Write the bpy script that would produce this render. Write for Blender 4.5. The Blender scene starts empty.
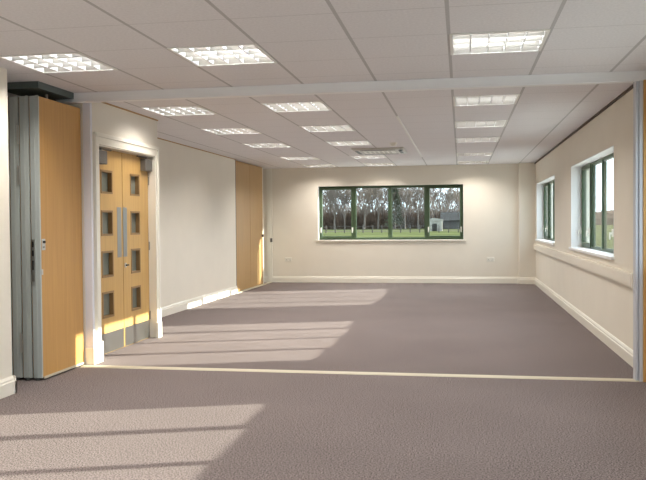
import bpy, bmesh, math, random
from mathutils import Vector, Matrix
D = bpy.data
SC = bpy.context.scene
COL = SC.collection

# ---------------------------------------------------------------- camera
EYE = 1.2358
H = 2.3711                      # ceiling height
XL, XR = -3.924, 1.437          # left wall of far room, right wall
XD = -3.26                      # door wall / near left wall plane
YB, YP = 15.938, 6.337          # back wall, partition line
GX, GY, T = -0.0676, 4.8243, 0.6  # ceiling grid origin and module
f, yaw, pit, rol = 783.73, .1742, .0221, -.0081
cam_d = D.cameras.new('camera'); cam = D.objects.new('camera', cam_d); COL.objects.link(cam)
cam_d.sensor_width = 36; cam_d.lens = f / 646 * 36
cam_d.clip_start = .05; cam_d.clip_end = 1500
cam.matrix_world = (Matrix.Translation((0, 0, EYE)) @ Matrix.Rotation(yaw, 4, 'Z')
                    @ Matrix.Rotation(math.pi / 2 - pit, 4, 'X') @ Matrix.Rotation(rol, 4, 'Z'))
SC.camera = cam

# ---------------------------------------------------------------- world, sun, exposure
SC.view_settings.view_transform = 'Standard'
SC.view_settings.look = 'None'
SC.view_settings.gamma = 1
SC.view_settings.use_curve_mapping = False
SC.view_settings.exposure = -0.12
SC.cycles.max_bounces = 10
SC.cycles.diffuse_bounces = 6
SC.cycles.transparent_max_bounces = 24
SC.cycles.sample_clamp_indirect = 4
SC.cycles.caustics_reflective = False
W = D.worlds.new('world'); SC.world = W; W.use_nodes = True
bg = W.node_tree.nodes['Background']
bg.inputs[0].default_value = (.74, .86, 1.0, 1); bg.inputs[1].default_value = 4.5
SUNV = Vector((-3.03, -1.03, -1)).normalized()
sl = D.lights.new('sun', 'SUN'); sl.energy = 18; sl.angle = .009; sl.color = (1, .93, .82)
so = D.objects.new('sun', sl); COL.objects.link(so); so.rotation_euler = SUNV.to_track_quat('-Z', 'Y').to_euler()
so.location = (30, 20, 15)
LAMP_W = 11
LAMP_COL = (1.0, .90, .77)

# ---------------------------------------------------------------- materials
def mat(name, col, rough=.6, metal=0, noise=None, bump=None, emit=None, spec=.5, alpha=1):
    m = D.materials.new(name); m.use_nodes = True
    nt = m.node_tree; b = nt.nodes['Principled BSDF']
    b.inputs['Base Color'].default_value = (*col, 1)
    b.inputs['Roughness'].default_value = rough
    b.inputs['Metallic'].default_value = metal
    b.inputs['Specular IOR Level'].default_value = spec
    if alpha < 1: b.inputs['Alpha'].default_value = alpha
    tc = nt.nodes.new('ShaderNodeTexCoord')
    if noise:                       # (scale, strength, (sx,sy,sz))
        mp = nt.nodes.new('ShaderNodeMapping'); mp.inputs['Scale'].default_value = noise[2] if len(noise) > 2 else (1, 1, 1)
        nt.links.new(tc.outputs['Object'], mp.inputs[0])
        n = nt.nodes.new('ShaderNodeTexNoise'); n.inputs['Scale'].default_value = noise[0]; n.inputs['Detail'].default_value = 5
        nt.links.new(mp.outputs[0], n.inputs[0])
        r = nt.nodes.new('ShaderNodeMapRange')
        r.inputs[1].default_value = .3; r.inputs[2].default_value = .7
        r.inputs[3].default_value = 1 - noise[1]; r.inputs[4].default_value = 1 + noise[1]
        nt.links.new(n.outputs[0], r.inputs[0])
        mx = nt.nodes.new('ShaderNodeVectorMath'); mx.operation = 'SCALE'
        mx.inputs[0].default_value = col
        nt.links.new(r.outputs[0], mx.inputs['Scale']); nt.links.new(mx.outputs[0], b.inputs['Base Color'])
        if bump:
            bp = nt.nodes.new('ShaderNodeBump'); bp.inputs['Strength'].default_value = bump; bp.inputs['Distance'].default_value = .004
            nt.links.new(n.outputs[0], bp.inputs['Height']); nt.links.new(bp.outputs[0], b.inputs['Normal'])
    if emit:
        b.inputs['Emission Color'].default_value = (*emit[0], 1); b.inputs['Emission Strength'].default_value = emit[1]
    return m

def glass(name, tint, f0=.06):
    m = D.materials.new(name); m.use_nodes = True; nt = m.node_tree
    nt.nodes.remove(nt.nodes['Principled BSDF']); out = nt.nodes['Material Output']
    t = nt.nodes.new('ShaderNodeBsdfTransparent'); t.inputs[0].default_value = (*tint, 1)
    g = nt.nodes.new('ShaderNodeBsdfGlossy'); g.inputs['Roughness'].default_value = .02
    lw0 = nt.nodes.new('ShaderNodeLayerWeight')
    pw = nt.nodes.new('ShaderNodeMath'); pw.operation = 'POWER'; pw.inputs[1].default_value = 5; nt.links.new(lw0.outputs['Facing'], pw.inputs[0])
    lw = nt.nodes.new('ShaderNodeMath'); lw.operation = 'MULTIPLY_ADD'; lw.inputs[1].default_value = .45; lw.inputs[2].default_value = .006; nt.links.new(pw.outputs[0], lw.inputs[0])
    mx = nt.nodes.new('ShaderNodeMixShader')
    nt.links.new(lw.outputs[0], mx.inputs[0]); nt.links.new(t.outputs[0], mx.inputs[1]); nt.links.new(g.outputs[0], mx.inputs[2])
    nt.links.new(mx.outputs[0], out.inputs[0])
    return m

def wood(name, col, col2, rough=.42, across=28, along=1.2):
    """veneer, grain running along z"""
    m = D.materials.new(name); m.use_nodes = True; nt = m.node_tree; b = nt.nodes['Principled BSDF']
    tc = nt.nodes.new('ShaderNodeTexCoord'); mp = nt.nodes.new('ShaderNodeMapping'); mp.inputs['Scale'].default_value = (across, across, along)
    nt.links.new(tc.outputs['Object'], mp.inputs[0])
    n = nt.nodes.new('ShaderNodeTexNoise'); n.inputs['Scale'].default_value = 1.2; n.inputs['Detail'].default_value = 6; n.inputs['Distortion'].default_value = .6
    nt.links.new(mp.outputs[0], n.inputs[0])
    r = nt.nodes.new('ShaderNodeValToRGB'); r.color_ramp.elements[0].position = .3; r.color_ramp.elements[1].position = .7
    r.color_ramp.elements[0].color = (*col2, 1); r.color_ramp.elements[1].color = (*col, 1)
    nt.links.new(n.outputs[0], r.inputs[0]); nt.links.new(r.outputs[0], b.inputs['Base Color'])
    b.inputs['Roughness'].default_value = rough
    return m

M = {}
M['wall'] = mat('cream_wall_paint', (.785, .74, .655), .75, noise=(3, .015))
M['trim'] = mat('white_gloss_paint', (.83, .80, .72), .35)
M['reveal'] = mat('white_reveal_paint', (.86, .87, .88), .6)
M['jamb'] = mat('pale_grey_metal', (.56, .58, .64), .4)
M['jamb_left'] = mat('lilac_white_metal', (.74, .75, .83), .4)
M['beamp'] = mat('beam_white_paint', (.88, .89, .92), .5)
M['wood'] = wood('beech_veneer', (.57, .32, .10), (.50, .27, .08))
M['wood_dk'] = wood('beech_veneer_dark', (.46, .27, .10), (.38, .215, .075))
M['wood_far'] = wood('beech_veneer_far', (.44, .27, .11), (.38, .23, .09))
M['wood_door'] = wood('maple_door_veneer', (.57, .365, .13), (.50, .305, .105))
M['bead'] = mat('oak_bead', (.25, .15, .06), .5)
M['alu'] = mat('grey_anodised_aluminium', (.45, .49, .48), .5, .1)
M['alu_dk'] = mat('dark_seal', (.06, .065, .065), .6)
M['track'] = mat('track_and_gap_shade', (.10, .13, .13), .6)
M['chrome'] = mat('satin_chrome', (.62, .62, .60), .3, .9)
M['steel'] = mat('brushed_steel', (.36, .36, .35), .3, 1)
M['closer'] = mat('closer_grey_metal', (.15, .14, .13), .4, .3)
M['black'] = mat('black_plastic', (.02, .02, .02), .5)
M['brown'] = mat('dark_gap_shade', (.06, .04, .03), .6)
M['threshold'] = mat('cream_threshold', (.56, .51, .40), .5)
M['green'] = mat('green_window_frame', (.045, .078, .036), .45)
M['glass'] = glass('clear_window_glass', (.93, .96, .94))
M['vision'] = mat('grey_green_door_glass', (.20, .22, .19), .12, spec=.7)
M['plastic'] = mat('white_plastic', (.78, .76, .70), .4)
M['cassette'] = mat('cassette_plastic', (.56, .54, .50), .5)
M['lampframe'] = mat('lamp_frame_white', (.80, .80, .78), .4)
M['mirror'] = mat('mirror_louvre', (.64, .62, .58), .32, 1)
M['blade'] = mat('satin_blade', (.88, .89, .90), .4, .1)
M['housing'] = mat('lamp_reflector', (.34, .31, .26), .3, .9)
M['tube'] = mat('fluorescent_tube', (.9, .9, .9), .5, emit=((.98, .99, 1), 44))
M['grass'] = mat('grass', (.085, .092, .040), .9, noise=(.15, .3), spec=0)
M['bounce_slab'] = mat('pale_bounce_concrete', (.42, .41, .39), .9, noise=(.5, .08))
M['path'] = mat('pale_path', (.09, .08, .06), .9, noise=(.2, .1), spec=0)
M['bark'] = mat('bark', (.12, .10, .085), .9)
M['twig'] = mat('twigs', (.15, .12, .10), .9)
M['ivy'] = mat('conifer_green', (.045, .052, .03), .9)
M['bramble'] = mat('bramble', (.11, .078, .06), .95, noise=(.8, .45), spec=0)
M['render'] = mat('cream_render', (.25, .235, .20), .8)
M['slate'] = mat('grey_slate', (.05, .046, .043), .8, spec=0)
M['fence'] = mat('weathered_timber', (.07, .06, .05), .9)

# carpet: speckled mauve-brown loop pile
m = mat('carpet', (.3, .25, .24), .95, spec=.15); nt = m.node_tree; b = nt.nodes['Principled BSDF']
tc = nt.nodes.new('ShaderNodeTexCoord')
n1 = nt.nodes.new('ShaderNodeTexNoise'); n1.inputs['Scale'].default_value = 115; n1.inputs['Detail'].default_value = 2
n2 = nt.nodes.new('ShaderNodeTexNoise'); n2.inputs['Scale'].default_value = 1.1; n2.inputs['Detail'].default_value = 4
for n in (n1, n2): nt.links.new(tc.outputs['Object'], n.inputs[0])
r = nt.nodes.new('ShaderNodeValToRGB'); r.color_ramp.elements[0].position = .32; r.color_ramp.elements[1].position = .68
r.color_ramp.elements[0].color = (.040, .032, .031, 1); r.color_ramp.elements[1].color = (.31, .262, .256, 1)
nt.links.new(n1.outputs[0], r.inputs[0])
r2 = nt.nodes.new('ShaderNodeMapRange'); r2.inputs[1].default_value = .3; r2.inputs[2].default_value = .7; r2.inputs[3].default_value = .94; r2.inputs[4].default_value = 1.06
nt.links.new(n2.outputs[0], r2.inputs[0])
vm = nt.nodes.new('ShaderNodeVectorMath'); vm.operation = 'SCALE'
nt.links.new(r.outputs[0], vm.inputs[0]); nt.links.new(r2.outputs[0], vm.inputs['Scale']); nt.links.new(vm.outputs[0], b.inputs['Base Color'])
bp_ = nt.nodes.new('ShaderNodeBump'); bp_.inputs['Strength'].default_value = .1; bp_.inputs['Distance'].default_value = .005
nt.links.new(n1.outputs[0], bp_.inputs['Height']); nt.links.new(bp_.outputs[0], b.inputs['Normal'])
M['carpet'] = m

# ceiling tiles: 600 mm lay-in tiles on a T grid (object origin sits on a grid node)
m = mat('ceiling_tiles', (.7, .7, .7), .85, spec=.2); nt = m.node_tree; b = nt.nodes['Principled BSDF']
tc = nt.nodes.new('ShaderNodeTexCoord'); sx = nt.nodes.new('ShaderNodeSeparateXYZ'); nt.links.new(tc.outputs['Object'], sx.inputs[0])
def mth(op, a, v=None, c=None):
    n = nt.nodes.new('ShaderNodeMath'); n.operation = op
    nt.links.new(a, n.inputs[0])
    if v is not None:
        if isinstance(v, (int, float)): n.inputs[1].default_value = v
        else: nt.links.new(v, n.inputs[1])
    return n.outputs[0]
def line(o, half):
    w = mth('PINGPONG', mth('DIVIDE', o, T), .5)      # 0 at a grid line
    return mth('LESS_THAN', w, half / T)
shade_x = mth('MULTIPLY', line(sx.outputs[0], .011), .34)  # T-bar lines darkened in the colour for their recess shadow
shade_y = mth('MULTIPLY', line(sx.outputs[1], .006), .15)
line_shade = mth('MAXIMUM', shade_x, shade_y)
n1 = nt.nodes.new('ShaderNodeTexNoise'); n1.inputs['Scale'].default_value = 60; n1.inputs['Detail'].default_value = 3
nt.links.new(tc.outputs['Object'], n1.inputs[0])
r = nt.nodes.new('ShaderNodeValToRGB'); r.color_ramp.elements[0].position = .35; r.color_ramp.elements[1].position = .65
r.color_ramp.elements[0].color = (.76, .75, .785, 1); r.color_ramp.elements[1].color = (.82, .81, .845, 1)
nt.links.new(n1.outputs[0], r.inputs[0])
inv = nt.nodes.new('ShaderNodeMath'); inv.operation = 'SUBTRACT'; inv.inputs[0].default_value = 1; nt.links.new(line_shade, inv.inputs[1])
vm = nt.nodes.new('ShaderNodeVectorMath'); vm.operation = 'SCALE'
nt.links.new(r.outputs[0], vm.inputs[0]); nt.links.new(inv.outputs[0], vm.inputs['Scale']); nt.links.new(vm.outputs[0], b.inputs['Base Color'])
M['ceiling'] = m

# ---------------------------------------------------------------- mesh helpers
class MB:
    def __init__(s): s.v = []; s.f = []
    def add(s, vs, fs):
        o = len(s.v); s.v += [tuple(v) for v in vs]; s.f += [tuple(i + o for i in q) for q in fs]; return s
    def box(s, x0, x1, y0, y1, z0, z1):
        return s.add([(x, y, z) for z in (z0, z1) for y in (y0, y1) for x in (x0, x1)],
                     [(0, 2, 3, 1), (4, 5, 7, 6), (0, 1, 5, 4), (2, 6, 7, 3), (0, 4, 6, 2), (1, 3, 7, 5)])
    def prism(s, poly, axis, a, b):
        """poly: 2D points; extruded along axis from a to b"""
        n = len(poly)
        def P(p, t):
            return {'x': (t, p[0], p[1]), 'y': (p[0], t, p[1]), 'z': (p[0], p[1], t)}[axis]
        return s.add([P(p, a) for p in poly] + [P(p, b) for p in poly],
                     [tuple(range(n))[::-1], tuple(range(n, 2 * n))] + [(i, (i + 1) % n, n + (i + 1) % n, n + i) for i in range(n)])
    def tube(s, p, q, r0, r1=None, n=10):
        r1 = r0 if r1 is None else r1
        p, q = Vector(p), Vector(q); d = (q - p).normalized(); a = d.orthogonal().normalized(); c = d.cross(a)
        vs = [o + (a * math.cos(2 * math.pi * i / n) + c * math.sin(2 * math.pi * i / n)) * r for o, r in ((p, r0), (q, r1)) for i in range(n)]
        return s.add(vs, [tuple(range(n))[::-1], tuple(range(n, 2 * n))] + [(i, (i + 1) % n, n + (i + 1) % n, n + i) for i in range(n)])
    def plate(s, axis, w0, w1, us, vs_, holes):
        """wall slab, thickness w0..w1 along axis, in-plane (u,v) rectangle with rectangular holes (u0,u1,v0,v1)"""
        U = sorted({us[0], us[1], *[h[0] for h in holes], *[h[1] for h in holes]}); U = [u for u in U if us[0] <= u <= us[1]]
        V = sorted({vs_[0], vs_[1], *[h[2] for h in holes], *[h[3] for h in holes]}); V = [v for v in V if vs_[0] <= v <= vs_[1]]
        def solid(i, j):
            if not (0 <= i < len(U) - 1 and 0 <= j < len(V) - 1): return False
            cu, cv = (U[i] + U[i + 1]) / 2, (V[j] + V[j + 1]) / 2
            return not any(h[0] < cu < h[1] and h[2] < cv < h[3] for h in holes)
        def P(w, u, v): return {'x': (w, u, v), 'y': (u, w, v), 'z': (u, v, w)}[axis]
        for i in range(len(U) - 1):
            for j in range(len(V) - 1):
                if not solid(i, j): continue
                a, b_, c, d = U[i], U[i + 1], V[j], V[j + 1]
                for w in (w0, w1): s.add([P(w, a, c), P(w, b_, c), P(w, b_, d), P(w, a, d)], [(0, 1, 2, 3)])
                for (di, dj, e) in ((-1, 0, ((a, c), (a, d))), (1, 0, ((b_, c), (b_, d))), (0, -1, ((a, c), (b_, c))), (0, 1, ((a, d), (b_, d)))):
                    if not solid(i + di, j + dj):
                        (p, q) = e; s.add([P(w0, *p), P(w1, *p), P(w1, *q), P(w0, *q)], [(0, 1, 2, 3)])
        return s
    def build(s, name, m, parent=None, bevel=0, smooth=False, weld=True):
        me = D.meshes.new(name); me.from_pydata(s.v, [], s.f)
        bm = bmesh.new(); bm.from_mesh(me)
        if weld: bmesh.ops.remove_doubles(bm, verts=bm.verts, dist=1e-5)
        bmesh.ops.recalc_face_normals(bm, faces=bm.faces); bm.to_mesh(me); bm.free()
        me.materials.append(m)
        if smooth:
            for p in me.polygons: p.use_smooth = True
        o = D.objects.new(name, me); COL.objects.link(o)
        if parent: o.parent = parent
        if bevel:
            bv = o.modifiers.new('bevel', 'BEVEL'); bv.width = bevel; bv.segments = 2; bv.limit_method = 'ANGLE'
        return o

def empty(name, loc=(0, 0, 0), rz=0):
    o = D.objects.new(name, None); COL.objects.link(o); o.location = loc; o.rotation_euler = (0, 0, rz); o.empty_display_size = .2
    return o
def tag(o, label=None, cat=None, group=None, kind=None):
    if label: o['label'] = label
    if cat: o['category'] = cat
    if group: o['group'] = group
    if kind: o['kind'] = kind
    return o
def struct(name, mb, m, bevel=0): return tag(mb.build(name, m, bevel=bevel), kind='structure')
def kids(o): return [c for c in D.objects if c.parent == o]
def copy_tree(o, parent=None):
    c = o.copy(); COL.objects.link(c); c.parent = parent
    for ch in kids(o): copy_tree(ch, c)
    return c

# ================================================================ STRUCTURE
Y0 = -3.0                                        # wall behind the camera
XP = -3.25                                      # face of the near left wall
ZT = 2.75                                        # top of walls above the ceiling
XO = XR + .30
WZ0, WZ1 = .88, 1.95
WIN = [(12.62, 15.55), (7.84, 10.78), (3.45, 6.25), (-1.74, 1.19)]
struct('floor', MB().box(-5.3, XO, Y0 - .2, YB + .3, -.2, 0), M['carpet'])
# unseen roof slab over the ceiling void, added to block the sun
struct('roof', MB().box(-5.4, XO + .05, Y0 - .25, YB + .35, ZT, ZT + .2), M['wall'])

# ceiling with the luminaire openings cut out
COLS = [-5, -3, 0]; ROWS = [0, 4, 7, 10, 14, 17]
LAMPS = [(c, r_) for c in COLS for r_ in ROWS]
ADDED_LAMPS = [(c, r_) for c in COLS for r_ in (-4, -8)]  # unseen luminaires added to light the near room
holes = [(c * T + .012, (c + 1) * T - .012, r_ * T + .012, (r_ + 1) * T - .012) for c, r_ in LAMPS + ADDED_LAMPS]
cl = MB().plate('z', 0, .02, (-5.2 - GX, XR - GX), (Y0 - GY, YB - GY), holes).build('ceiling', M['ceiling'])
cl.location = (GX, GY, H); tag(cl, kind='structure')

# right wall with its windows
struct('wall_right', MB().plate('x', XR, XO, (Y0, YB), (0, ZT), [(a, b_, WZ0, WZ1) for a, b_ in WIN]), M['wall'])
# back wall with the wide window
BW = (-2.905, .055, .868, 1.985)
struct('wall_back', MB().plate('y', YB, YB + .30, (-5.3, XO), (0, ZT), [BW]), M['wall'])
RW = (-3.1, 1.3, .60, 2.15)  # unseen rear window, enlarged to bring cool daylight into the near room
struct('wall_rear', MB().plate('y', Y0 - .2, Y0, (-5.3, XO), (0, ZT), [RW]), M['wall'])
# left side: near wall, pocket for the folding partition, door wall, main wall, far pocket
wl = MB().box(XP - .12, XP, Y0, 5.25, 0, ZT)
wl.box(-4.0, XP - .12, 5.13, 5.25, 0, ZT)
wl.box(-4.1, -4.0, 5.13, 6.50, 0, ZT)
wl.box(-4.1, XD, 6.42, 6.60, 0, ZT)
wl.plate('x', XD - .15, XD, (6.60, 8.14), (0, ZT), [(6.685, 8.06, -1, 1.975)])
wl.box(XL - .12, XD - .15, 8.06, 8.14, 0, ZT)
wl.box(XL - .12, XL, 8.14, 13.40, 0, ZT)
wl.box(-4.5, XL - .12, 13.28, 13.40, 0, ZT)
wl.box(-4.6, -4.5, 13.28, 15.34, 0, ZT); wl.box(-4.6, -4.10, 15.34, YB, 0, ZT)
struct('wall_left', wl, M['wall'])
# corridor seen through nothing but closing the shell behind the doors
struct('wall_corridor', MB().box(-5.3, -5.2, Y0, YB, 0, ZT), M['wall'])
# corner column at back right
struct('wall_column', MB().box(1.125, XR, YB - .13, YB, 0, H), M['wall'])

# skirtings
def prof(h): return [(0, 0), (.022, 0), (.022, h * .70), (.015, h * .76), (.015, h * .86), (.006, h), (0, h)]
def skirt(mb, a, b_, n, h=.13):
    """a, b_ in plan, n = outward normal into the room (axis aligned)"""
    P = prof(h)
    if abs(n[0]): mb.prism([(a[0] + n[0] * p[0], p[1]) for p in P], 'y', a[1], b_[1])
    else: mb.prism([(a[1] + n[1] * p[0], p[1]) for p in P], 'x', a[0], b_[0])
s = MB(); skirt(s, (XR, Y0), (XR, 6.25), (-1, 0)); skirt(s, (XR, 6.40), (XR, YB - .13), (-1, 0)); skirt(s, (XR, YB - .13), (1.125, YB - .13), (0, -1))
struct('baseboard_right', s, M['trim'])
s = MB(); skirt(s, (-4.5, YB), (1.125, YB), (0, -1)); skirt(s, (1.125, YB - .13), (1.125, YB), (-1, 0))
struct('baseboard_back', s, M['trim'])
s = MB(); skirt(s, (XP, Y0), (XP, 5.272), (1, 0)); skirt(s, (XP - .12, 5.25), (XP + .022, 5.25), (0, 1))
skirt(s, (XL, 8.14), (XL, 13.40), (1, 0)); skirt(s, (XL, 8.14), (XD, 8.14), (0, 1))
struct('baseboard_left', s, M['trim'])
s = MB(); skirt(s, (-3.3, Y0), (XR, Y0), (0, 1)); struct('baseboard_rear', s, M['trim'])

# perimeter ceiling trims; the right one's dark strip stands in for a shadow gap
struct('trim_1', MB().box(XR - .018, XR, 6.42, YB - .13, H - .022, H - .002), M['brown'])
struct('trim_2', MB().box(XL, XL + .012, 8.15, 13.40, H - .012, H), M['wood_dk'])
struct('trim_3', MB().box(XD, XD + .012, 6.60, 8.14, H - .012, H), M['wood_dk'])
# column at the partition end (pilaster) and its plinth
struct('trim_4', MB().box(XD, -3.188, 6.42, 6.455, 0, H), M['jamb_left'], bevel=.004)
struct('trim_5', MB().box(XD, -3.180, 6.412, 6.60, 0, .15), M['trim'], bevel=.004)
# floor threshold strips
struct('trim_6', MB().prism([(YP - .045, 0), (YP - .035, .008), (YP + .035, .008), (YP + .045, 0)], 'x', -3.25, 1.40), M['threshold'])
struct('trim_7', MB().box(XL - .02, XL + .05, 13.25, YB - .025, 0, .012), M['threshold'])

# head beam of the partition
bm_ = MB().box(-3.45, XR, YP - .03, YP + .07, 2.296, H); bm_.box(-3.45, XR, YP - .045, YP - .03, 2.290, 2.302)
struct('beam', bm_, M['beamp'], bevel=.003)

# doorway architrave and lining
A = MB()
for y0, y1 in ((6.605, 6.695), (8.03, 8.12)):
    A.box(XD, XD + .018, y0, y1, 0, 2.065); A.box(XD, XD + .028, y0 + (0 if y0 < 7 else .055), y0 + (.035 if y0 < 7 else .09), 0, 2.065)
A.box(XD, XD + .018, 6.695, 8.03, 1.965, 2.065); A.box(XD, XD + .028, 6.605, 8.12, 2.035, 2.072)
A.box(XD - .15, XD + .004, 6.675, 6.71, 0, 1.965); A.box(XD - .15, XD + .004, 8.035, 8.07, 0, 1.965); A.box(XD - .15, XD + .004, 6.675, 8.07, 1.955, 1.985)
A.box(XD, XD + .034, 8.015, 8.125, 0, .17); A.box(XD, XD + .034, 6.60, 6.70, 0, .17)
struct('door_frame', A, M['trim'], bevel=.003)

# ================================================================ WINDOWS
def window(name, loc, rz, w, h, side):
    root = tag(empty(name, loc, rz), kind='structure')
    fw = .04 if side == 'back' else .03
    mull = [.735 / 2.93 * w, w / 2, w - .735 / 2.93 * w]
    # frame with mullions (local x along, y outward, z up)
    edges = [0] + mull + [w]
    hs = []
    for i in range(4):
        mw = .032 if side == 'back' else .024
        a = edges[i] + (fw if i == 0 else mw); c = edges[i + 1] - (fw if i == 3 else mw)
        hs.append((a, c, fw, h - fw))
    MB().plate('y', 0, .05, (0, w), (0, h), hs).build('frame', M['green'], root, bevel=.004)
    for i, (a, c, z0, z1) in enumerate(hs):
        if i in (0, 3):
            sh = MB().plate('y', -.012, .04, (a - .012, c + .012), (z0 - .012, z1 + .012), [(a + .034, c - .034, z0 + .04, z1 - .034)]).build('sash', M['green'], root, bevel=.004)
            for hx in (a + .008, c - .008):
                hb = MB().box(hx - .012, hx + .012, -.030, -.012, .18, .26); hb.box(hx - .008, hx + .008, -.05, -.03, .205, .225); hb.box(hx - .009, hx + .009, -.058, -.046, .15, .225)
                hb.build('handle', M['plastic'], sh, bevel=.003)
            MB().box(a + .03, c - .03, -.002, .008, z0 + .036, z1 - .03).build('pane', M['glass'], sh)
        else:
            MB().plate('y', .018, .045, (a - .002, c + .002), (z0 - .002, z1 + .002), [(a + .01, c - .01, z0 + .01, z1 - .01)]).build('glazing_bead', M['green'], root)
            MB().box(a + .006, c - .006, .010, .018, z0 + .006, z1 - .006).build('pane', M['glass'], root)
    return root
def sill(root, w, depth, over=.045):
    return MB().box(-over, w + over, -depth - .03, .0, -.028, .004).build('sill', M['trim'], root, bevel=.006)

REV = .115
w = window('window_1', (BW[0], YB + REV, BW[2] + .005), 0, BW[1] - BW[0], BW[3] - BW[2] - .005, 'back')
sill(w, BW[1] - BW[0], REV)
window('window_6', (RW[1], Y0 - .12, RW[2]), math.pi, RW[1] - RW[0], RW[3] - RW[2], 'rear')
# outer cover strips of the reveal: white plaster lining
lin = MB().box(BW[0] - .001, BW[0] + .006, YB - .001, YB + REV, BW[2], BW[3]); lin.box(BW[1] - .006, BW[1] + .001, YB - .001, YB + REV, BW[2], BW[3])
struct('trim_8', lin, M['reveal'])
REVR = .14
for k, (a, b_) in enumerate(WIN):
    w = window('window_%d' % (k + 2), (XR + REVR, b_, WZ0 + .005), -math.pi / 2, b_ - a, WZ1 - WZ0 - .005, 'right')
    MB().box(-.03, b_ - a + .03, -REVR - .03, .0, -.030, .004).build('sill', M['reveal'], w, bevel=.006)
    lin = MB().box(XR - .001, XR + REVR, b_ - .006, b_ + .001, WZ0, WZ1); lin.box(XR - .001, XR + REVR, a - .001, a + .006, WZ0, WZ1)
    lin.box(XR - .001, XR + REVR, a, b_, WZ1 - .006, WZ1 + .001)
    struct('trim_%d' % (9 + k), lin, M['reveal'])

# ================================================================ DOUBLE DOOR
XF = -3.33          # leaf face
door = tag(empty('door_1', (0, 0, 0)), kind='structure')
ZH = [(1.541, 1.742), (1.139, 1.358), (.742, .971), (.355, .582)]
def leaf(y0, y1, hy0, hy1, hinge):
    lf = MB().plate('x', XF - .045, XF, (y0, y1), (.006, 1.952), [(hy0, hy1, a, b_) for a, b_ in ZH]).build('door_leaf', M['wood_door'], door, bevel=.0015)
    for a, b_ in ZH:
        MB().plate('x', XF - .038, XF + .004, (hy0 - .012, hy1 + .012), (a - .012, b_ + .012), [(hy0 + .008, hy1 - .008, a + .008, b_ - .008)]).build('glazing_bead', M['bead'], lf)
        MB().box(XF - .045, XF - .038, hy0, hy1, a, b_).build('glass_pane', M['vision'], lf)
    MB().box(XF, XF + .003, y0 + .012, y1 - .012, .01, .20).build('kick_plate', M['steel'], lf)
    cy = y1 - .085 if hinge < 0 else y0 + .045
    MB().box(XF, XF + .003, cy - .045, cy + .045, .91, 1.405).build('push_plate', M['steel'], lf, bevel=.001)
    # closer: body, arm
    if hinge < 0: c0, c1 = y0 + .03, y0 + .20
    else: c0, c1 = y1 - .20, y1 - .015
    cb = MB().box(XF, XF + .06, c0, c1, 1.80, 1.925).build('door_closer', M['closer'], lf, bevel=.006)
    ar = MB().tube((XF + .03, (c0 + c1) / 2, 1.925), (XF + .03, (c0 + c1) / 2, 1.945), .014)
    e = c1 + .14 if hinge < 0 else c0 - .14
    ar.box(XF + .02, XF + .036, min((c0 + c1) / 2, e), max((c0 + c1) / 2, e), 1.936, 1.948)
    ar.build('closer_arm', M['closer'], cb)
    for z in (.25, 1.0, 1.7):
        hy = y0 - .004 if hinge < 0 else y1 + .004
        MB().tube((XF + .006, hy, z - .045), (XF + .006, hy, z + .045), .007).build('hinge', M['steel'], lf, smooth=False)
    return lf
l1 = leaf(6.725, 7.372, 6.91, 7.135, -1)
l2 = leaf(7.380, 8.028, 7.573, 7.785, 1)
ms = MB().tube((XF, 7.425, .824), (XF + .006, 7.425, .824), .024, n=16); ms.build('keyhole_plate', M['chrome'], l2)
ms = MB().tube((XF + .006, 7.425, .824), (XF + .022, 7.425, .824), .007, n=8); ms.box(XF + .018, XF + .028, 7.41, 7.455, .818, .832); ms.build('thumb_turn', M['black'], l2)

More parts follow.
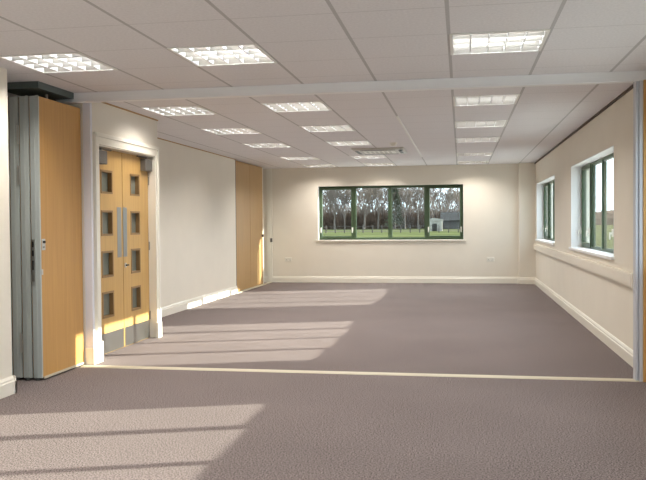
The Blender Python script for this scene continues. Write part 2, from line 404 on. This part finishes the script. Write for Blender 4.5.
# ================================================================ FOLDING PARTITION in its pocket
fp = tag(empty('folding_partition', (-3.39, 6.05, 0)), 'folded beech partition panels with grey metal edges, left of the double doors', 'folding partition')
OX, OY = 3.39, -6.05
FY0, FY1 = 5.70, 6.40
xs = [-3.27, -3.357, -3.444, -3.531, -3.618]
for k in range(4):
    a, b_ = xs[k + 1] + .013, xs[k]
    def L(mb, name, m, par, **kw):
        mb.v = [(x + OX, y + OY, z) for x, y, z in mb.v]; return mb.build(name, m, par, **kw)
    pn = L(MB().box(a, b_, FY0 + .02, FY1, .025, 2.25), 'panel', M['wood'], fp)
    # stepped aluminium edge profile: tongue and side flanges
    e = MB().box(a, b_, FY0 + .002, FY0 + .02, .022, 2.252)
    e.box(a + .028, a + .044, FY0 - .004, FY0 + .002, .022, 2.252)
    L(e, 'edge_profile', M['alu'], pn, bevel=.002)
    L(MB().box(a - .0125, a - .0005, FY0 + .03, FY1 - .02, .03, 2.24), 'gap_seal', M['alu_dk'], pn)
    L(MB().box(a + .02, b_ - .02, FY0 - .006, FY1 - .01, .004, .024), 'bottom_seal', M['alu_dk'], pn)
    if k in (1, 2):
        zz = (1.95, 1.63, .30) if k == 2 else (1.0,)
        for z in zz:
            hb = MB().box(b_ - .006, b_ + .014, FY0 - .012, FY0 - .004, z - .075, z + .075)
            if k == 2: L(hb, 'hinge', M['chrome'], pn, bevel=.002)
    if k == 0:
        lk = L(MB().box(a + .008, a + .030, FY0 - .012, FY0 - .004, .79, 1.12), 'lock_case', M['steel'], pn)
        for z0, z1, nm in ((1.06, 1.105, 'bolt_slot'), (.99, 1.035, 'bolt_slot'), (.88, .955, 'bolt_slot')):
            L(MB().box(a + .012, a + .026, FY0 - .015, FY0 - .011, z0, z1), nm, M['black'], lk)
        hp = L(MB().box(b_, b_ + .004, 5.725, 5.775, 1.035, 1.125), 'lock_plate', M['chrome'], pn, bevel=.001)
        kb = MB().tube((b_ + .004, 5.75, 1.10), (b_ + .016, 5.75, 1.10), .011); L(kb, 'keyhole', M['black'], hp)
        kb = MB().tube((b_ + .004, 5.75, 1.06), (b_ + .010, 5.75, 1.06), .008); L(kb, 'keyhole', M['steel'], hp)
        L(MB().box(b_, b_ + .004, 5.715, 5.735, .84, .885), 'latch_plate', M['chrome'], pn)
        L(MB().box(b_, b_ + .006, FY0 + .03, FY1 - .005, .012, .03), 'bottom_strip', M['threshold'], pn)
    if k < 3:
        L(MB().tube(((a + b_) / 2, 5.9, 2.25), ((a + b_) / 2, 5.9, 2.292), .012), 'hanger', M['steel'], pn)
struct('track', MB().box(-3.63, -3.28, 5.73, 6.41, 2.318, H), M['track'])  # track block, its dark teal also standing in for shadow above the panels

# ================================================================ FAR FOLDING PANELS
ff = tag(empty('sliding_panel', (XL, 14.37, 0)), 'tall beech sliding panels at the far end of the left wall', 'sliding panel')
for (a, b_) in ((13.43, 14.365), (14.375, 15.31)):
    pn = MB().box(-.075, 0.0, a - 14.37, b_ - 14.37, .02, 2.352).build('panel', M['wood_far'], ff, bevel=.002)
    if a > 14:
        MB().box(-.075, .004, b_ - 14.37, b_ - 14.37 + .05, .02, 2.352).build('edge_profile', M['trim'], pn)
        kb = MB().tube((.0, b_ - 14.37 - .06, .985), (.03, b_ - 14.37 - .06, .985), .028, n=12); kb.build('knob', M['closer'], pn)
        MB().box(0, .004, b_ - 14.37 - .085, b_ - 14.37 - .035, .80, .87).build('lock_plate', M['chrome'], pn)
struct('trim_13', MB().box(XL - .08, XL, 13.40, 13.43, 0, H), M['brown'])  # dark strip filled in for the shadow gap beside the panels
jb = MB().box(XL - .06, XL + .05, YB - .03, YB, .012, H); jb.box(XL - .035, XL + .02, YB - .04, YB - .03, .012, H)
struct('trim_14', jb, M['trim'])
kp = MB().box(XL + .01, XL + .055, YB - .052, YB - .04, .84, .92); kp.tube((XL + .035, YB - .052, .88), (XL + .035, YB - .065, .88), .014)
kp.build('lock_keep', M['closer'], D.objects['trim_14'])

# ================================================================ PARTITION END POST (right)
struct('trim_15', MB().box(1.313, 1.332, YP - .035, YP + .05, 0, 2.296).box(1.338, 1.366, YP - .045, YP + .05, 0, 2.296).box(1.326, 1.342, YP - .025, YP + .04, 0, 2.296), M['jamb'], bevel=.002)
struct('trim_16', MB().box(1.366, XR, YP - .055, YP + .05, .0, 2.296), M['wood'], bevel=.002)
struct('trim_17', MB().box(1.395, XR, YP - .075, YP - .055, 0, .12).box(1.387, XR, YP - .068, YP - .055, .83, .85), M['trim'])

# ================================================================ WALL FIXTURES
dt = empty('dado_trunking', (XR - .001, 11.3, .735)); tag(dt, 'long cream plastic cable trunking along the right wall below the side windows', 'trunking')
MB().box(-.036, 0, 6.86 - 11.3, 15.80 - 11.3, -.062, .058).build('body', M['wall'], dt, bevel=.006)
MB().box(-.040, -.034, 6.90 - 11.3, 15.76 - 11.3, -.045, .042).build('cover', M['wall'], dt, bevel=.002)
MB().box(-.040, 0, 6.84 - 11.3, 6.872 - 11.3, -.066, .062).build('end_cap', M['plastic'], dt, bevel=.004)

def socket(loc, label):
    r_ = tag(empty('wall_socket', loc), label, 'socket', 'double sockets on the back wall')
    MB().box(-.073, .073, -.010, 0, -.043, .043).build('face_plate', M['plastic'], r_, bevel=.004)
    for sx_ in (-.036, .036):
        MB().box(sx_ - .006, sx_ + .006, -.014, -.010, .018, .034).build('switch', M['trim'], r_)
        h_ = MB()
        for dx, dz in ((0, .002), (-.011, -.018), (.011, -.018)): h_.box(sx_ + dx - .003, sx_ + dx + .003, -.0108, -.0098, dz - .005, dz + .005)
        h_.build('pin_holes', M['black'], r_)
    return r_
socket((-3.54, YB, .475), 'white double wall socket low on the back wall, left of the green framed window')
socket((.578, YB, .478), 'white double socket low on the back wall, near the corner column')

# ================================================================ CEILING FIXTURES
def make_light():
    r_ = empty('ceiling_light', (0, 0, 0))
    a = T / 2 - .004; i = a - .018
    MB().plate('z', -.006, .004, (-a, a), (-a, a), [(-i, i, -i, i)]).build('frame', M['lampframe'], r_, bevel=.001)
    hs = MB()
    hs.box(-i - .003, -i, -i, i, .002, .085); hs.box(i, i + .003, -i, i, .002, .085); hs.box(-i, i, -i - .003, -i, .002, .085); hs.box(-i, i, i, i + .003, .002, .085)
    hs.box(-i, i, -i, i, .085, .088)
    hs.build('housing', M['housing'], r_)
    lv = MB()
    n, m_ = 5, 4
    for k in range(1, m_):
        y = -i + 2 * i * k / m_
        lv.prism([(y - .003, .0), (y + .003, .0), (y + .010, .042), (y - .010, .042)], 'x', -i, i)
    cb = MB()
    for k in range(0, n + 1):
        x = -i + 2 * i * k / n; l_, rr = (0 if k == 0 else 1), (0 if k == n else 1)
        cb.prism([(x - .003 * l_, .001), (x + .003 * rr, .001), (x + .004 * rr, .040), (x - .004 * l_, .040)], 'y', -i, i)
    for y, sg in ((-i, 1), (i, -1)):
        lv.prism([(y, .0), (y + sg * .003, .0), (y + sg * .013, .042), (y, .042)], 'x', -i, i)
    lv.build('louvre', M['mirror'], r_, weld=False); cb.build('cross_blades', M['blade'], r_, weld=False)
    for k in range(m_):
        y = -i + 2 * i * (k + .5) / m_
        MB().tube((-i + .01, y, .064), (i - .01, y, .064), .013, n=10).build('tube', M['tube'], r_, smooth=False)
    L_ = D.lights.new('lamp_glow', 'AREA'); L_.shape = 'SQUARE'; L_.size = .36; L_.energy = LAMP_W; L_.color = LAMP_COL; L_.spread = math.radians(138)
    lo = D.objects.new('lamp_glow', L_); COL.objects.link(lo); lo.parent = r_; lo.location = (0, 0, -.002)
    return r_
proto = make_light()
rown = {-5: 'left row', -3: 'middle row', 0: 'right row'}
ordn = ['in front of the white beam, nearest us', 'first one behind the white beam', 'second one behind the white beam', 'third one behind the white beam', 'second from the back wall', 'last one before the back wall']
first = True
for c in COLS:
    for q, r_ in enumerate(ROWS):
        o = proto if first else copy_tree(proto); first = False
        o.location = (GX + (c + .5) * T, GY + (r_ + .5) * T, H)
        tag(o, 'square louvred ceiling light, %s, %s' % (rown[c], ordn[q]), 'ceiling light', 'recessed louvred ceiling lights')
for c, r_ in ADDED_LAMPS:
    o = copy_tree(proto); o.location = (GX + (c + .5) * T, GY + (r_ + .5) * T, H)
    tag(o, 'added unseen square louvred ceiling light behind the viewer, %s, %s' % (rown[c], 'close overhead' if r_ == -4 else 'further back'), 'ceiling light', 'added louvred ceiling lights out of view')

ac = tag(empty('ceiling_cassette', (-1.25, 12.33, H)), 'white air conditioning cassette with dark air slots on the ceiling', 'air conditioner')
MB().prism([(-.40, -.002), (-.40, -.018), (-.37, -.034), (.37, -.034), (.40, -.018), (.40, -.002)], 'y', -.40, .40).build('panel', M['cassette'], ac, bevel=.004)
for (x0, x1, y0, y1) in ((-.27, .27, -.36, -.31), (-.27, .27, .31, .36), (-.36, -.31, -.27, .27), (.31, .36, -.27, .27)):
    MB().box(x0, x1, y0, y1, -.037, -.030).build('air_slot', M['black'], ac)
gr = MB().plate('z', -.040, -.032, (-.24, .24), (-.24, .24), [(-.21 + .07 * k, -.16 + .07 * k, -.21, .21) for k in range(6)])
gr.build('grille', M['plastic'], ac)
MB().tube((.36, -.34, -.034), (.36, -.34, -.048), .03, .022, n=14).build('sensor', M['black'], ac)
sd = tag(empty('smoke_detector', (-.946, 11.26, H)), 'small round white smoke detector on the ceiling in front of the air conditioning cassette', 'smoke detector')
MB().tube((0, 0, 0), (0, 0, -.012), .055, .055, n=24).build('base', M['plastic'], sd)
MB().tube((0, 0, -.012), (0, 0, -.045), .048, .03, n=24).build('sensor_head', M['plastic'], sd)
struct('trim_18', MB().box(GX - T - .011, GX - T + .011, 8.42, 13.82, H - .006, H), M['lampframe'])

# ================================================================ OUTSIDE
GZ = -.30
struct('bounce_apron', MB().box(-40, 30, -40, 34, GZ - .1, GZ + .03), M['bounce_slab'])  # unseen pale apron added to bounce daylight up to the ceiling
struct('ground', MB().box(-350, 350, -150, 600, GZ - .5, GZ), M['grass'])
R = random.Random(7)
def tree_parts(seed, h):
    R = random.Random(seed)
    tr, br = MB(), MB()
    def grow(mb, p, d, ln, r, dep):
        q = p + d * ln
        mb.tube(p, q, r, r * .68, n=5 if dep < 2 else 3)
        if dep >= 5: return
        nb = [4, 3, 3, 3, 3][dep]
        for k in range(nb):
            ax = Vector((R.uniform(-1, 1), R.uniform(-1, 1), R.uniform(-.3, .6))).normalized()
            nd = (d + ax * R.uniform(.45, .85) + Vector((0, 0, .12))).normalized()
            st = p + d * ln * R.uniform(.55, 1)
            grow(br, st if k else q, nd, ln * R.uniform(.58, .82), max(r * .55, .030), dep + 1)
    grow(tr, Vector((0, 0, 0)), Vector((R.uniform(-.05, .05), R.uniform(-.05, .05), 1)).normalized(), h * .30, h * .016, 0)
    return tr, br
protos = []
for k in range(5):
    r_ = empty('bare_tree'); tr, br = tree_parts(k + 3, 12)
    tr.build('trunk', M['bark'], r_, weld=False); br.build('branches', M['twig'], r_, weld=False)
    protos.append(r_)
used = set()
def place_tree(x, y, sc, k, label, group):
    o = protos[k] if k not in used else copy_tree(protos[k]); used.add(k)
    o.location = (x, y, GZ); o.scale = (sc, sc, sc); o.rotation_euler = (0, 0, R.uniform(0, 6.28))
    tag(o, label, 'tree', group)
for row, (yy, x0, x1, st) in enumerate(((176, -31, 4, 2.9), (186, -33, 4, 2.7), (200, -36, 5, 2.7))):
    x = x0
    while x < x1:
        u = (x - x0) / (x1 - x0)
        s_ = (1.12 if u < .72 else .95) * R.uniform(.85, 1.15)
        place_tree(x + R.uniform(-.8, .8), yy + R.uniform(-4, 4), s_, R.randrange(5), 'bare brown winter tree in the wood across the field behind the back window', 'winter wood behind the back window')
        x += st * R.uniform(.8, 1.2)
for i in range(26):
    place_tree(24 + i * 5.5 + R.uniform(-2, 2), 300 + i * 1.7 + R.uniform(-4, 4), R.uniform(.45, .62), R.randrange(5), 'distant bare tree on the horizon outside the side windows', 'far trees outside the side windows')

# conifers
def conifer(seed, h):
    R = random.Random(seed); mb = MB()
    for k in range(900):
        t = R.random() ** .8; z = h * (.08 + .92 * t); rad = (1 - t) * h * .17 + .1
        a = R.uniform(0, 6.28); rr = rad * math.sqrt(R.random())
        p = Vector((rr * math.cos(a), rr * math.sin(a), z)); d = Vector((math.cos(a), math.sin(a), R.uniform(-.5, .2)))
        mb.tube(p, p + d * R.uniform(.4, .9), .10, .02, n=3)
    return mb
for x, h_, lb in ((-14.2, 10.5, 'dark green conifer among the bare trees outside the back window'),):
    r_ = tag(empty('conifer_tree', (x, 172, GZ)), lb, 'tree')
    conifer(int(h_ * 10), h_).build('foliage', M['ivy'], r_, weld=False)
    MB().tube((0, 0, 0), (0, 0, h_ * .9), .16, .03, n=6).build('trunk', M['bark'], r_)

# bramble thicket along the wood's foot
def thicket(x0, x1, y, h, seed, n):
    R = random.Random(seed); mb = MB()
    for k in range(n):
        x = R.uniform(x0, x1); yy = y + R.uniform(-3, 3)
        p = Vector((x, yy, GZ)); d = Vector((R.uniform(-.6, .6), R.uniform(-.4, .4), 1)).normalized()
        l_ = h * R.uniform(.4, 1.0)
        mb.tube(p, p + d * l_, .09, .03, n=3)
    return mb
tag(thicket(-36, 8, 184, 4.6, 3, 3600).build('undergrowth', M['bramble'], weld=False), 'brown tangled undergrowth at the foot of the wood', 'undergrowth', kind='stuff')
tag(thicket(-60, 26, 214, 8.5, 5, 5000).build('undergrowth', M['twig'], weld=False), 'dense grey brown saplings filling the depth of the wood', 'undergrowth', kind='stuff')
# hedge on the right, seen low in the side windows
def hedge_mesh(L_, h, d, seed):
    R = random.Random(seed); mb = MB()
    n = 60
    vs = []; fs = []
    for i in range(n + 1):
        for j in range(7):
            a = math.pi * j / 6; k = R.uniform(.85, 1.12)
            vs.append((L_ * i / n, -math.cos(a) * d * k, math.sin(a) * h * k))
    for i in range(n):
        for j in range(6): fs.append((i * 7 + j, (i + 1) * 7 + j, (i + 1) * 7 + j + 1, i * 7 + j + 1))
    return mb.add(vs, fs)
o = hedge_mesh(420, 4.6, 3, 4).build('hedge', M['bramble']); o.location = (16, 262, GZ); o.rotation_euler = (0, 0, math.radians(18))
tag(o, 'long brown hedgerow on the horizon outside the side windows', 'hedge')
# pale drive in front of the wood
tag(MB().box(-60, 30, 128, 139, GZ, GZ + .01).build('drive', M['path']), kind='structure')

# shed: white rendered with a dark doorway
sh = tag(empty('shed', (-4.25, 130, GZ)), 'small white shed with a dark doorway, far outside the back window at its right end', 'shed')
MB().plate('y', -1.3, -1.2, (-1.25, 1.25), (0, 1.75), [(-.35, .45, -1, 1.25)]).box(-1.25, -1.15, -1.2, 1.3, 0, 1.75).box(1.15, 1.25, -1.2, 1.3, 0, 1.75).box(-1.15, 1.15, 1.2, 1.3, 0, 1.75).build('wall', M['render'], sh)
MB().prism([(-1.45, 1.72), (1.45, 1.72), (1.45, 1.86), (0, 2.15), (-1.45, 1.86)], 'y', -1.45, 1.45).build('roof', M['render'], sh)
bn = tag(empty('barn', (-.6, 168, GZ)), 'low grey roofed barn outside the back window, right of the white shed', 'barn')
MB().box(-3.4, 3.4, -2.5, 2.5, 0, 1.9).build('wall', M['slate'], bn)
MB().prism([(-2.9, 1.8), (2.9, 1.8), (0, 3.6)], 'x', -3.7, 3.7).build('roof', M['slate'], bn)

# post and rail fence
fe = tag(empty('field_fence', (-14, 112, GZ)), 'timber post and rail fence across the field outside the back window', 'fence')
for i in range(24):
    x = -12 + i * 1.35
    MB().box(x - .07, x + .07, -.07, .07, 0, 1.12).build('post', M['fence'], fe)
for z in (.5, .95):
    MB().box(-12, 19, .06, .1, z - .035, z + .035).build('rail', M['fence'], fe)
